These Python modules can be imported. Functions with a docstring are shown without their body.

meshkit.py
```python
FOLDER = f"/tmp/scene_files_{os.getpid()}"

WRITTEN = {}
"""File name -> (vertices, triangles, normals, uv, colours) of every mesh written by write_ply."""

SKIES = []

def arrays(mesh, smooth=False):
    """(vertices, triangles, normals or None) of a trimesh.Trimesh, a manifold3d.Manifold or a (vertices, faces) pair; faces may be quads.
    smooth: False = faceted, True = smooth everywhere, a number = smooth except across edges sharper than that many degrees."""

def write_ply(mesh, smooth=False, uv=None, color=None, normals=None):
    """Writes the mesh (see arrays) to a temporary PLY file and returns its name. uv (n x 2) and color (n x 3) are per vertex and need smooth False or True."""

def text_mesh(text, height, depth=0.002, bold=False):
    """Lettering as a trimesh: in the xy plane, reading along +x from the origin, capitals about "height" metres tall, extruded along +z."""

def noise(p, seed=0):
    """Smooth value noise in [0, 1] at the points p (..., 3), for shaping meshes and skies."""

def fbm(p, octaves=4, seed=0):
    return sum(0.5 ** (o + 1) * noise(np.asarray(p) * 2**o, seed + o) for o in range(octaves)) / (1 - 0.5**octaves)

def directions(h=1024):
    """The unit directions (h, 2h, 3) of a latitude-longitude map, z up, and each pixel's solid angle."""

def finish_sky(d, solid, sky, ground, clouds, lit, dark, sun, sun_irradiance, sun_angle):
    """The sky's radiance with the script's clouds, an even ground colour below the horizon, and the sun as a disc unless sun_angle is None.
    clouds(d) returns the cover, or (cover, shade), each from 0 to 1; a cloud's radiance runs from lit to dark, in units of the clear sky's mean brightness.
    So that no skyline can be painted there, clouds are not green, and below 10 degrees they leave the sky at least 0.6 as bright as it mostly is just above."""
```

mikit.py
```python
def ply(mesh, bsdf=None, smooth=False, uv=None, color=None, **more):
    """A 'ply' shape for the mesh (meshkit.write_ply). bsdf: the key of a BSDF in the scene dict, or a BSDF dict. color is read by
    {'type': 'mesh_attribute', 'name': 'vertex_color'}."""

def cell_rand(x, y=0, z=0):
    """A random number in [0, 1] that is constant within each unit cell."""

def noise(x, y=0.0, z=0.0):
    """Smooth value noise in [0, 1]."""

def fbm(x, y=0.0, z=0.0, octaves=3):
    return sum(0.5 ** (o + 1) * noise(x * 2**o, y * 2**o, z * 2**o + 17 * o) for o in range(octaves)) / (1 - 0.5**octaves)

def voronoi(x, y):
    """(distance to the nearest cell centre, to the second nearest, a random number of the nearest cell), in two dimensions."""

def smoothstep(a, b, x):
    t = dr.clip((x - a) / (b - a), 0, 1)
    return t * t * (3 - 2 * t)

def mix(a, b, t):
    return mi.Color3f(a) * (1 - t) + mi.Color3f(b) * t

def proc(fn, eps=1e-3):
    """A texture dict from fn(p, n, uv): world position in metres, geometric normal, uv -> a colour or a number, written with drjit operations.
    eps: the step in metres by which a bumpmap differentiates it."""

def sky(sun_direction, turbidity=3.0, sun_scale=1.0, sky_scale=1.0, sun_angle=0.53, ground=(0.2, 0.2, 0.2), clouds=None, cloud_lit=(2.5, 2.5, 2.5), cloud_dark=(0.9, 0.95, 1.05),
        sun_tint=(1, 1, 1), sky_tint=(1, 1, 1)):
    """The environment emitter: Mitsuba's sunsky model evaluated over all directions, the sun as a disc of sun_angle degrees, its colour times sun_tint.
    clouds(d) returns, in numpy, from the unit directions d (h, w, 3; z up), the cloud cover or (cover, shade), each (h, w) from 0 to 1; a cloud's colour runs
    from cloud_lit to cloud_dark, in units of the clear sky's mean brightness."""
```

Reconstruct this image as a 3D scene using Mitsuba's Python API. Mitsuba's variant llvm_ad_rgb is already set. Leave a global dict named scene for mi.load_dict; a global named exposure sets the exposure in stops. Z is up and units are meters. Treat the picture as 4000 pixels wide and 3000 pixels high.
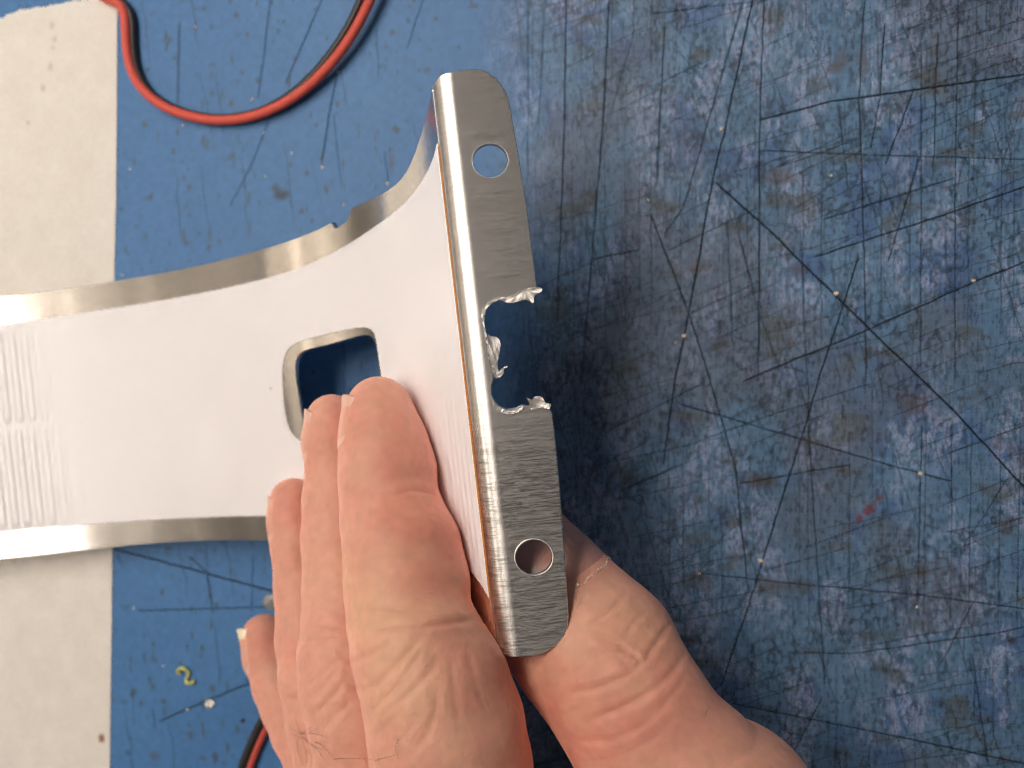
import math, random
import numpy as np, trimesh, shapely
import drjit as dr
import mitsuba as mi
from shapely.geometry import Polygon, box as sbox
from scipy.spatial import cKDTree
from scipy.interpolate import CubicSpline
import mikit, meshkit
from mikit import noise, fbm, smoothstep, mix, proc, voronoi, cell_rand

T = mi.ScalarTransform4f
rng = np.random.default_rng(7)
scene, labels = {}, {}

# ------------------------------------------------------------------ camera
HFOV = 60.0
FPX = 2000 / np.tan(np.radians(HFOV / 2))            # focal length in pixels of the 4000 px wide photograph
VD = np.array([-0.21, -0.05, -1.0]); VD /= np.linalg.norm(VD)
RT = np.cross(VD, [0, 1, 0]); RT /= np.linalg.norm(RT)
UP = np.cross(RT, VD)
FOCUS = np.array([0, 0, 0.050])
CAM = FOCUS - VD * 0.150
scene['camera'] = dict(type='thinlens', fov=HFOV, fov_axis='x', near_clip=0.005, far_clip=20.0,
                       aperture_radius=0.0010, focus_distance=0.152,
                       to_world=T().look_at(origin=CAM.tolist(), target=(CAM + VD).tolist(), up=UP.tolist()))

# ------------------------------------------------------------------ light
exposure = -0.10
LAMP = np.array([1.0, 0.89, 0.785])
def lamp(key, label, x, y, z, w, l, power, aim):
    """a long bench lamp: a white metal housing with its lit panel underneath"""
    m = T().look_at(origin=[x, y, z], target=list(aim), up=[0, 1, 0])
    scene[key + '__panel'] = dict(type='rectangle', to_world=m @ T().scale([w / 2, l / 2, 1]), bsdf=dict(type='ref', id='lamp_white'),
                                  emitter=dict(type='area', radiance=dict(type='rgb', value=(LAMP * power).tolist())))
    scene[key + '__housing'] = dict(type='cube', to_world=m @ T().translate([0, 0, -.022]) @ T().scale([w / 2 + .006, l / 2 + .006, .02]), bsdf=dict(type='ref', id='lamp_white'))
    labels[key] = dict(label=label, category='bench lamp')
scene['lamp_white'] = dict(type='diffuse', reflectance=dict(type='rgb', value=[.8, .8, .8]))
lamp('bench_lamp', 'long bench lamp hanging just left above the bracket', -.185, .24, .52, .15, .50, 12.0, (-.14, .10, 0))
lamp('bench_lamp_001', 'second long bench lamp farther out to the left', -.415, .04, .50, .075, .50, 9.0, (-.30, .04, 0))
lamp('wall_lamp_001', 'second lamp higher up, turned towards the wall at the far left', -1.33, .0, 2.0, .10, .9, 17.0, (-1.75, 0, 1.8))
lamp('wall_lamp', 'lamp turned towards the wall at the far left', -1.33, .0, .95, .10, .9, 21.0, (-1.75, 0, .62))
scene['room_glow'] = dict(type='constant', radiance=dict(type='rgb', value=[.120, .110, .106]))

# ------------------------------------------------------------------ helpers
def ray(px, py):
    return VD + RT * ((px - 2000) / FPX) + UP * ((1500 - py) / FPX)
def P(px, py, z=0.0):
    """the place at height z that the photograph shows at a pixel"""
    d = ray(px, py)
    return CAM + d * ((z - CAM[2]) / d[2])
def depth(p):
    return (np.asarray(p) - CAM) @ VD
def add(key, shape, label=None, category=None, kind=None, group=None):
    base, n = key, 0
    while key in scene:
        n += 1; key = f'{base}_{n:03d}'
    scene[key] = shape
    tag(key, label, category, kind, group)
    return key
def tag(key, label=None, category=None, kind=None, group=None):
    d = {k: v for k, v in dict(label=label, category=category, kind=kind, group=group).items() if v}
    if d: labels[key] = d
def raw_ply(v, f, n=None, uv=None, color=None, bsdf=None):
    path = meshkit.write_ply((v, f), False, uv, color, n)
    return dict(type='ply', filename=path, face_normals=n is None, bsdf=dict(type='ref', id=bsdf))
def spline(pts, step):
    pts = np.asarray(pts, float)
    t = np.concatenate([[0], np.cumsum(np.linalg.norm(np.diff(pts, axis=0), axis=1) ** .5)])
    cs = CubicSpline(t, pts)
    fine = cs(np.linspace(0, t[-1], 40 * len(pts)))
    L = np.concatenate([[0], np.cumsum(np.linalg.norm(np.diff(fine, axis=0), axis=1))])
    n = max(2, int(L[-1] / step) + 1)
    return np.stack([np.interp(np.linspace(0, L[-1], n), L, fine[:, k]) for k in range(pts.shape[1])], 1)
def tube(points, radius, sides=14, caps=True):
    p = np.asarray(points, float)
    t = np.gradient(p, axis=0); t /= np.linalg.norm(t, axis=1, keepdims=True)
    a = np.cross(t, [0, 0, 1.0]); a /= np.linalg.norm(a, axis=1, keepdims=True) + 1e-12
    b = np.cross(t, a)
    r = np.broadcast_to(radius, (len(p),))
    ang = np.arange(sides) * 2 * np.pi / sides
    nrm = np.cos(ang)[None, :, None] * a[:, None] + np.sin(ang)[None, :, None] * b[:, None]
    v = (p[:, None] + r[:, None, None] * nrm).reshape(-1, 3)
    i, j = np.meshgrid(np.arange(len(p) - 1), np.arange(sides), indexing='ij')
    q = np.stack([i * sides + j, i * sides + (j + 1) % sides, (i + 1) * sides + (j + 1) % sides, (i + 1) * sides + j], -1).reshape(-1, 4)
    f = np.vstack([q[:, [0, 2, 1]], q[:, [0, 3, 2]]])
    n = nrm.reshape(-1, 3)
    if caps:
        for k, s in ((0, -1), (len(p) - 1, 1)):
            c = len(v); ring = np.arange(sides) + k * sides
            v = np.vstack([v, v[ring], p[k]]); n = np.vstack([n, np.tile(s * t[k], (sides + 1, 1))])
            m = np.arange(sides)
            tri = np.stack([c + m, c + (m + 1) % sides, np.full(sides, c + sides)], 1)
            f = np.vstack([f, tri if s < 0 else tri[:, ::-1]])
    return v, f, n

# ------------------------------------------------------------------ worktop: worn blue sheet with knife scratches
# every knife cut: (pixel polyline in the photograph, width mm, darkness); laid on the worktop in metres
CUTS = [
 ([(2063,0),(2063,720)],.30,.35), ([(2212,-60),(2205,500),(2176,1265)],.40,.7), ([(2384,-60),(2355,500),(2271,1490)],.40,.7),
 ([(2597,90),(2565,720)],.34,.6), ([(2904,0),(2810,330),(2669,814),(2597,913)],.42,.6), ([(2950,-50),(2841,470),(2787,690),(2692,1220),(2637,1490),(2589,1816)],.42,.95),
 ([(2985,-40),(2967,560),(2963,1490)],.30,.75), ([(2970,470),(3239,398),(4050,284)],.45,.9), ([(3456,90),(3438,380),(3401,579)],.30,.8),
 ([(3573,343),(3460,642)],.34,.8), ([(3275,398),(3311,714)],.24,.7), ([(3380,-40),(3356,390),(3375,920),(3385,1490)],.28,.75),
 ([(3600,180),(3596,1450)],.22,.7), ([(3664,127),(3645,705)],.24,.75), ([(3745,-40),(3731,814),(3731,1490)],.22,.75), ([(3817,45),(3800,720)],.2,.6),
 ([(2796,714),(2995,890),(3310,1200),(3618,1500),(3728,1608),(4050,1957)],.46,1.0), ([(2687,1230),(2958,1103)],.36,.5),
 ([(3184,1003),(3736,823),(4050,713)],.40,.85), ([(3211,859),(3727,696)],.34,.7), ([(3591,615),(3469,1022)],.28,.8),
 ([(2900,1490),(3401,1284),(3844,1085),(4050,1006)],.42,.85), ([(2868,832),(2958,1202),(3049,1447)],.26,.6), ([(2542,840),(2687,1211),(2778,1500),(2873,1825),(2923,2314)],.34,.8),
 ([(2841,840),(2868,1447)],.22,.55), ([(2615,976),(2958,814)],.36,.55), ([(3356,1003),(3193,1500),(3149,1654),(2923,2368),(2819,2675)],.38,.95),
 ([(2307,1013),(2497,976)],.42,.7), ([(3130,904),(3153,1500)],.22,.55), ([(2542,54),(2995,0)],.36,.5), ([(2976,588),(3400,605),(4050,624)],.32,.6),
 ([(3158,1500),(3158,1636),(3222,2684)],.28,.7), ([(2661,1581),(2950,1663),(3502,1825),(3719,1880)],.34,.75), ([(2742,1500),(2363,1690)],.34,.7),
 ([(3402,1500),(2996,1626),(2724,1726)],.30,.55), ([(3719,1635),(3719,2033)],.2,.6), ([(3601,1663),(3583,2404)],.24,.8), ([(3407,1500),(3411,2060)],.18,.5),
 ([(2444,1907),(2661,1816)],.36,.8), ([(2363,1807),(2525,1726)],.34,.7), ([(2887,1889),(3321,1816)],.30,.75), ([(2733,2187),(2887,2042)],.28,.5),
 ([(2742,2241),(3150,2285),(3556,2320),(4050,2384)],.32,.75), ([(2978,2232),(3303,2142)],.28,.6), ([(2530,2300),(2700,2265)],.3,.5),
 ([(3140,2549),(3330,2553),(3900,2472),(4050,2442)],.32,.75), ([(2860,2748),(3400,2855),(4050,2993)],.36,.85), ([(3213,2721),(3104,2929)],.30,.8),
 ([(3800,2359),(3665,2612)],.26,.7), ([(3800,2567),(3859,2974)],.26,.75), ([(3710,1771),(4000,1663)],.28,.7), ([(3692,2079),(4000,2024)],.26,.55),
 ([(3936,1871),(3755,2151)],.24,.6), ([(2937,2512),(2937,2675)],.22,.6), ([(2420,1260),(2640,1130)],.3,.4), ([(3050,650),(3420,520)],.26,.5),
 ([(3300,620),(3700,430)],.24,.5), ([(2560,330),(2780,230)],.3,.4), ([(2650,200),(2760,330)],.3,.35), ([(3100,820),(3500,560)],.24,.45),
 ([(3430,1250),(3900,1060)],.22,.4), ([(3560,1720),(3960,1500)],.22,.4), ([(3480,2130),(3990,2190)],.22,.4), ([(3300,2340),(3700,2260)],.24,.45),
 ([(3550,2640),(3990,2600)],.24,.5), ([(3580,2790),(3990,2830)],.22,.45), ([(3880,2560),(3880,2880)],.2,.5), ([(3700,2300),(3690,2700)],.2,.4),
 ([(3850,300),(3790,1100)],.2,.4), ([(3900,700),(4000,380)],.22,.45), ([(2480,120),(2350,560)],.3,.35), ([(2130,0),(2100,560)],.3,.3),
 # the cleaner left side
 ([(1058,-20),(1030,230),(1007,383)],.60,.40), ([(1270,-30),(1116,325)],.62,.42), ([(1051,470),(980,650),(899,803)],.75,.34), ([(1318,282),(1282,470),(1260,622)],.60,.48),
 ([(700,94),(695,405)],.9,.45), ([(1304,448),(1333,723)],.4,.25), ([(1470,110),(1480,300)],.5,.25), ([(1660,-20),(1590,190)],.6,.3), ([(1500,590),(1520,720)],.5,.28),
 ([(440,2142),(808,2241),(1079,2313)],.62,.85), ([(747,2181),(808,2235),(832,2392)],.55,.6), ([(542,2386),(1079,2371)],.5,.6), ([(627,2817),(796,2741),(989,2666)],.6,.75),
 ([(989,2169),(983,2386)],.4,.45), ([(597,2771),(604,2844)],.7,.4), ([(458,2169),(476,2205)],.6,.4), ([(520,2690),(520,2830)],.5,.22), ([(960,2650),(1000,2720)],.6,.45), ([(2050,2800),(2200,2990)],.3,.3),
]
SEG = []
for pts, w, k in CUTS:
    q = np.array([P(*p)[:2] for p in pts]) * 1e3
    for a, b in zip(q[:-1], q[1:]):
        SEG.append((*a, *b, w * .42, k))
SEG = np.array(SEG)
# cells of the worktop with the few cuts that cross each (a search grid, nothing drawn)
G0, GS, GN, GK = np.array([-190., -150.]), 8.0, (50, 40), 7
cells = -np.ones((GN[0] * GN[1], GK), int)
for s, (ax, ay, bx, by, w, k) in enumerate(SEG):
    n = int(np.hypot(bx - ax, by - ay)) * 2 + 2
    t = np.linspace(0, 1, n)
    hit = set()
    for ox in (-1.6, 0, 1.6):
        for oy in (-1.6, 0, 1.6):
            c = np.floor((np.stack([ax + (bx - ax) * t + ox, ay + (by - ay) * t + oy], 1) - G0) / GS).astype(int)
            ok = (c >= 0).all(1) & (c < GN).all(1)
            hit |= set((c[ok, 1] * GN[0] + c[ok, 0]).tolist())
    for h in hit:
        free = np.where(cells[h] < 0)[0]
        if len(free): cells[h, free[0]] = s
CELL = mi.Int32(np.where(cells < 0, len(SEG), cells).ravel().astype(np.int32))
SEGD = [mi.Float(np.append(SEG[:, k], [1e6, 1e6, 1e6 + 1, 1e6, .1, 0][k]).astype(np.float32)) for k in range(6)]

def cuts(x, y):
    """0..1 depth of the knife cuts at (x, y) mm"""
    x = x + .22 * (noise(x * .35, y * .35, 3.1) - .5) + .09 * (noise(x * 2.1, y * 2.1, 9.7) - .5)
    y = y + .22 * (noise(x * .35, y * .35, 7.3) - .5) + .09 * (noise(x * 2.1, y * 2.1, 1.9) - .5)
    cx, cy = dr.floor((x - float(G0[0])) / GS), dr.floor((y - float(G0[1])) / GS)
    ok = (cx >= 0) & (cy >= 0) & (cx < GN[0]) & (cy < GN[1])
    c = mi.UInt32(dr.select(ok, cy * GN[0] + cx, 0))
    g = mi.Float(0)
    for k in range(GK):
        i = mi.UInt32(dr.gather(mi.Int32, CELL, c * GK + k))
        ax, ay, bx, by, w, d = (dr.gather(mi.Float, s, i) for s in SEGD)
        ux, uy = bx - ax, by - ay
        t = dr.clip(((x - ax) * ux + (y - ay) * uy) / (ux * ux + uy * uy), 0, 1)
        dist = dr.sqrt(dr.square(x - ax - t * ux) + dr.square(y - ay - t * uy))
        taper = .45 + .55 * dr.minimum(1, 14 * dr.minimum(t + .03, 1.03 - t))
        g = dr.maximum(g, d * taper * (1 - smoothstep(.25, 1.25, dist / w)))
    return dr.select(ok, g, 0)

def hairlines(x, y, ang, cw, cl, width, keep, seed):
    """thin scratches, each with its own place, slant and length"""
    ca, sa = math.cos(ang), math.sin(ang)
    u, v = x * ca + y * sa, -x * sa + y * ca
    col = dr.floor(v / cl)
    row = dr.floor(u / cw)
    r1, r2, r3 = cell_rand(row, col, seed), cell_rand(row, col, seed + 1), cell_rand(row, col, seed + 2)
    lv = v / cl - col
    lu = u / cw - row - .5
    off = (r1 - .5) * .7 + (lv - .5) * (r2 - .5) * .5 + .1 * (noise(v * .3, r1 * 40) - .5)
    d = dr.abs(lu - off) * cw
    ends = smoothstep(0, .25, lv) * (1 - smoothstep(.6, 1, lv))
    return dr.select(r3 < keep, (1 - smoothstep(.3, 1.0, d / width)) * ends * (.4 + .6 * r2), 0)

def wear(x, y):
    """how rubbed the sheet is: little on the left, much on the right"""
    return smoothstep(-22, 2, x + 10 * (fbm(x * .06, y * .06, 4.2) - .5))

STAINS = [(1100,762,40,26,.9), (1075,735,22,18,.5), (3290,240,30,40,.0), (3370,240,26,60,.0), (3250,265,34,22,.0), (3830,1002,20,14,.7), (2795,1352,26,24,.8), (2735,1040,60,26,.3),
          (3045,690,70,40,.25), (3230,1900,15,18,.8), (2950,1880,60,36,.5), (3600,2230,26,30,.5), (3950,2500,22,22,.8), (2700,2500,50,20,.75), (3930,2050,40,40,.55), (3560,1580,60,50,.3),
          (1170,2775,16,16,.6), (745,2870,18,26,.4), (640,2740,12,12,.5), (840,2960,14,26,.5), (790,2960,20,10,.4), (605,2955,24,22,.1), (830,2690,16,22,.35), (1530,640,12,40,.2), (3120,1050,40,24,.3), (2830,1345,26,20,.8)]
STAINS = [(*(P(a, b)[:2] * 1e3), c / 15.5, d / 15.5, e) for a, b, c, d, e in STAINS]

def plates(x, y):
    """pale rubbed patches, broken up into flakes that run along the cuts"""
    patch = smoothstep(.44, .60, fbm(x * .15 + 3, y * .085, 6.6, octaves=4))
    return patch * smoothstep(.40, .56, fbm(x * 1.1, y * .55, 12.4, octaves=4)) * (.40 + .60 * smoothstep(.35, .55, fbm(x * 3.0, y * 1.5, 19.4, octaves=3)))
def worktop_color(p, n, uv):
    x, y = p.x * 1e3, p.y * 1e3
    w = wear(x, y)
    big = fbm(x * .045, y * .045, 1.3, octaves=3)
    fine = fbm(x * .9, y * .9, 5.1, octaves=4)
    clean = mix((.048, .150, .345), (.066, .188, .400), big) * (.88 + .24 * fine)
    specks = smoothstep(.66, .78, fbm(x * .75, y * .45, 8.8, octaves=3))
    clean = mix(clean, (.055, .085, .10), specks * .8)
    # rubbed side: teal ground, pale lavender plateaux with dark crackle between, brown grease
    ground = mix((.060, .130, .235), (.112, .210, .340), fbm(x * .12, y * .10, 2.2, octaves=4))
    ground = mix(ground, (.040, .085, .235), smoothstep(.55, .75, fbm(x * .11, y * .13, 21.0, octaves=3)) * .5)
    plate = plates(x, y)
    worn = mix(ground, (.290, .350, .540), plate * .66)
    worn = mix(worn, (.085, .105, .145), smoothstep(.48, .70, fbm(x * .05, y * .045, 61.0, octaves=3)) * .55)
    crack = 1 - smoothstep(.0, .055, dr.abs(fbm(x * .42, y * .30, 3.7, octaves=4) - .5))
    crack2 = 1 - smoothstep(.0, .040, dr.abs(fbm(x * 1.3, y * .9, 13.7, octaves=3) - .5))
    worn = worn * (1 - .50 * crack * smoothstep(.35, .6, fbm(x * .08, y * .08, 31.0))) * (1 - .34 * crack2 * plate)
    grease = smoothstep(.62, .80, fbm(x * .13, y * .22, 17.0, octaves=4))
    worn = mix(worn, (.070, .078, .075), grease * .6)
    rust = smoothstep(.80, .88, fbm(x * .16, y * .24, 27.0, octaves=4))
    worn = mix(worn, (.10, .060, .04), rust * .4)
    streak = noise(x * .15, y * 3.6, 5.5) * .4 + noise(x * 3.8, y * .12, 8.5) * .6
    fleck = smoothstep(.56, .70, fbm(x * 2.6, y * .9, 71.0, octaves=3))
    worn = worn * (.66 + .74 * streak) * (.86 + .44 * fine) * (1 - .42 * fleck)
    c = mix(clean, worn, w)
    for sx, sy, rx, ry, tone in STAINS:
        d = dr.sqrt(dr.square((x - sx) / rx) + dr.square((y - sy) / ry)) + .9 * (fbm(x * .8, y * .8, sx, octaves=3) - .5)
        c = mix(c, (.105 - .095 * tone, .060 - .040 * tone, .032 - .012 * tone), (1 - smoothstep(.2, 1.2, d)) * (.45 + .35 * tone))
    redx, redy = x - RED[0], y - RED[1]
    rd = dr.abs(redx * .80 + redy * -.60) / 1.6 + dr.abs(redx * .60 + redy * .80) / 9
    c = mix(c, (.17, .025, .025), (1 - smoothstep(.3, 1.0, rd + 2.6 * (fbm(x * .7, y * .7, 44.0, octaves=3) - .42))) * .7)
    g = cuts(x, y)
    h = dr.maximum(hairlines(x, y, .02, 2.9, 60, .13, .50, 11), hairlines(x, y, -1.30, 4.2, 40, .14, .50, 31))
    h = dr.maximum(h, dr.maximum(hairlines(x, y, -1.12, 3.4, 28, .13, .5, 51), hairlines(x, y, .35, 4.5, 30, .12, .42, 91))) * w
    h = dr.maximum(h, hairlines(x, y, .16, 9, 22, .3, .35, 71) * .5)
    c = c * (1 - .86 * h)
    return mix(c, (.006, .010, .016), dr.clip(g * 1.2, 0, .97))
RED = P(3420, 1960)[:2] * 1e3

def worktop_height(p, n, uv):
    x, y = p.x * 1e3, p.y * 1e3
    w = wear(x, y)
    plate = plates(x, y)
    h = w * (.050 * plate + .05 * fbm(x * 1.5, y * 1.5, 2.0, octaves=2)) + .06 * fbm(x * .3, y * .3, 4.0, octaves=2)
    return h - .30 * cuts(x, y) - .04 * w * hairlines(x, y, .02, 3.4, 46, .14, .42, 11)

scene['worktop_skin'] = dict(type='twosided', bsdf=dict(type='bumpmap', arbitrary=proc(worktop_height, eps=8e-5), scale=1e-3,
    nested=dict(type='principled', base_color=proc(worktop_color), roughness=.50, specular=.35)))
g = 80
xs, ys = np.linspace(-.62, .55, g), np.linspace(-.50, .50, g)
gx, gy = np.meshgrid(xs, ys, indexing='ij')
top = np.stack([gx, gy, 0 * gx], -1).reshape(-1, 3)
i, j = np.meshgrid(np.arange(g - 1), np.arange(g - 1), indexing='ij')
q = np.stack([i * g + j, (i + 1) * g + j, (i + 1) * g + j + 1, i * g + j + 1], -1).reshape(-1, 4)
add('worktop', raw_ply(top, np.vstack([q[:, [0, 1, 2]], q[:, [0, 2, 3]]]), np.tile([0, 0, 1.0], (len(top), 1)), top[:, :2] * 1e3, None, 'worktop_skin'),
    'worn blue worktop covered in knife scratches', kind='structure')

# ------------------------------------------------------------------ paper
def paper_color(p, n, uv):
    x, y = p.x * 1e3, p.y * 1e3
    c = mix((.70, .665, .61), (.78, .75, .70), fbm(x * .22, y * .22, 3.0, octaves=4)) * (.95 + .10 * fbm(x * 2, y * 2, 5.0, octaves=2))
    for sx, sy, r, k in PSPOT:
        d = dr.sqrt(dr.square(x - sx) + dr.square((y - sy) * .75)) / r
        c = mix(c, (.23, .10, .04) if k else (.26, .23, .20), (1 - smoothstep(.4, 1.1, d)) * (.9 if k else .30))
    return c
PSPOT = [(*(P(a, b, .0003)[:2] * 1e3), r / 15, k) for a, b, r, k in [(397, 2884, 17, 1), (203, 100, 14, 0), (214, 153, 12, 0), (197, 262, 15, 0), (168, 345, 14, 0), (208, 186, 9, 0), (56, 2192, 12, 0), (110, 480, 10, 0)]]
def paper_height(p, n, uv):
    x, y = p.x * 1e3, p.y * 1e3
    return fbm(x * .5, y * .5, 1.0, octaves=4)
scene['paper_skin'] = dict(type='twosided', bsdf=dict(type='bumpmap', arbitrary=proc(paper_height, eps=1e-4), scale=1.2e-4,
    nested=dict(type='diffuse', reflectance=proc(paper_color))))
Z_PAPER = .00032
edge = [P(458, 10, Z_PAPER)[:2], P(456, 300, Z_PAPER)[:2], P(452, 800, Z_PAPER)[:2], P(446, 1100, Z_PAPER)[:2], P(438, 2142, Z_PAPER)[:2], P(434, 2500, Z_PAPER)[:2], P(428, 3000, Z_PAPER)[:2], P(424, 3400, Z_PAPER)[:2]]
edge = spline(edge, .0012); edge[:, 0] += 6e-5 * (meshkit.fbm(np.c_[edge * 700, edge[:, 0] * 0], 3) - .5) * 2
torn = spline([P(-500, 160, Z_PAPER)[:2], P(-200, 110, Z_PAPER)[:2], P(0, 68, Z_PAPER)[:2], P(80, 40, Z_PAPER)[:2], P(170, 26, Z_PAPER)[:2], P(290, 4, Z_PAPER)[:2], P(400, -8, Z_PAPER)[:2], P(440, -2, Z_PAPER)[:2]], .00025)
torn[:, 1] += .0011 * (meshkit.fbm(np.c_[torn * 900, torn[:, 0] * 0], 4, 3) - .5) + .0006 * (meshkit.noise(np.c_[torn * 3500, torn[:, 0] * 0], 8) - .5)
outline = Polygon(np.vstack([torn, edge, [[-.40, edge[-1][1]], [-.40, torn[0][1]]]])).buffer(0)
pm = trimesh.creation.extrude_polygon(outline, Z_PAPER, engine='earcut')
add('paper_sheet', mikit.ply(pm, 'paper_skin', smooth=30), 'cream paper sheet with torn top edge lying on the blue worktop', 'paper')

# ------------------------------------------------------------------ the workshop wall to the left (seen only mirrored in the bare metal)
scene['wall_paint'] = dict(type='twosided', bsdf=dict(type='diffuse', reflectance=proc(lambda p, n, uv: mi.Color3f(.74, .68, .60) * (.45 + .75 * smoothstep(.35, .6, noise(p.z * 7, p.y * 1.5, 2.0))))))
add('workshop_wall', mikit.ply(trimesh.creation.box(bounds=[[-1.85, -1.6, -.75], [-1.75, 1.6, 2.7]]), 'wall_paint'), 'plain beige workshop wall at the left of the worktop', kind='structure')

# ------------------------------------------------------------------ the bent bracket: one sheet, curved up to a folded lip
ZB, BEND_R, TH1, THF, RHO = .050, .0042, np.radians(55), np.radians(14), .088
TH2 = np.radians(12); U2 = -RHO * (TH1 - TH2)
B0 = P(1710, 557, ZB)
AX = P(1914, 2338, ZB) - B0; FOLD_L = np.linalg.norm(AX); AX /= FOLD_L
SX = np.array([-AX[1], AX[0], 0])
def theta(u):
    u = np.asarray(u, float)
    far = np.maximum(TH2 + (u - U2) * (TH2 + np.radians(5.5)) / .080, -np.radians(7))
    return np.where(u < U2, far, np.where(u < 0, TH1 + u / RHO, np.maximum(TH1 - u / BEND_R, -THF)))
UU = np.linspace(-.21, .030, 9601)
_th = theta(UU); DU = UU[1] - UU[0]
S_ = np.concatenate([[0], np.cumsum((np.cos(_th[1:]) + np.cos(_th[:-1])) / 2 * DU)])
Z_ = np.concatenate([[0], np.cumsum((np.sin(_th[1:]) + np.sin(_th[:-1])) / 2 * DU)])
_i0 = np.argmin(abs(UU)); S_ -= S_[_i0]; Z_ -= Z_[_i0]
def bent(u, a, t=0.0):
    """sheet coordinates (along the profile, along the fold, above the sheet) -> place and normal"""
    u = np.asarray(u, float); a = np.asarray(a, float)
    th = theta(u)
    n = -np.sin(th)[..., None] * SX + np.cos(th)[..., None] * np.array([0, 0, 1.0])
    p = B0 + np.interp(u, UU, S_)[..., None] * SX + a[..., None] * AX + np.interp(u, UU, Z_)[..., None] * np.array([0, 0, 1.0])
    return p + n * np.broadcast_to(np.asarray(t, float), u.shape)[..., None], n
def unbend(px, py):
    d = ray(px, py); c = CAM - B0
    cs, cz, ds, dz = c @ SX, c[2], d @ SX, d[2]
    gg = (S_ - cs) * dz - (Z_ - cz) * ds
    best = None
    for k in np.where(np.sign(gg[1:]) != np.sign(gg[:-1]))[0]:
        f = gg[k] / (gg[k] - gg[k + 1]); z = Z_[k] + f * (Z_[k + 1] - Z_[k]); t = (z - cz) / dz
        if best is None or t < best[0]: best = (t, UU[k] + f * DU)
    t, u = best
    return u, (c + d * t) @ AX
def flat(pts):
    return np.array([unbend(*p) for p in pts])

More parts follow.
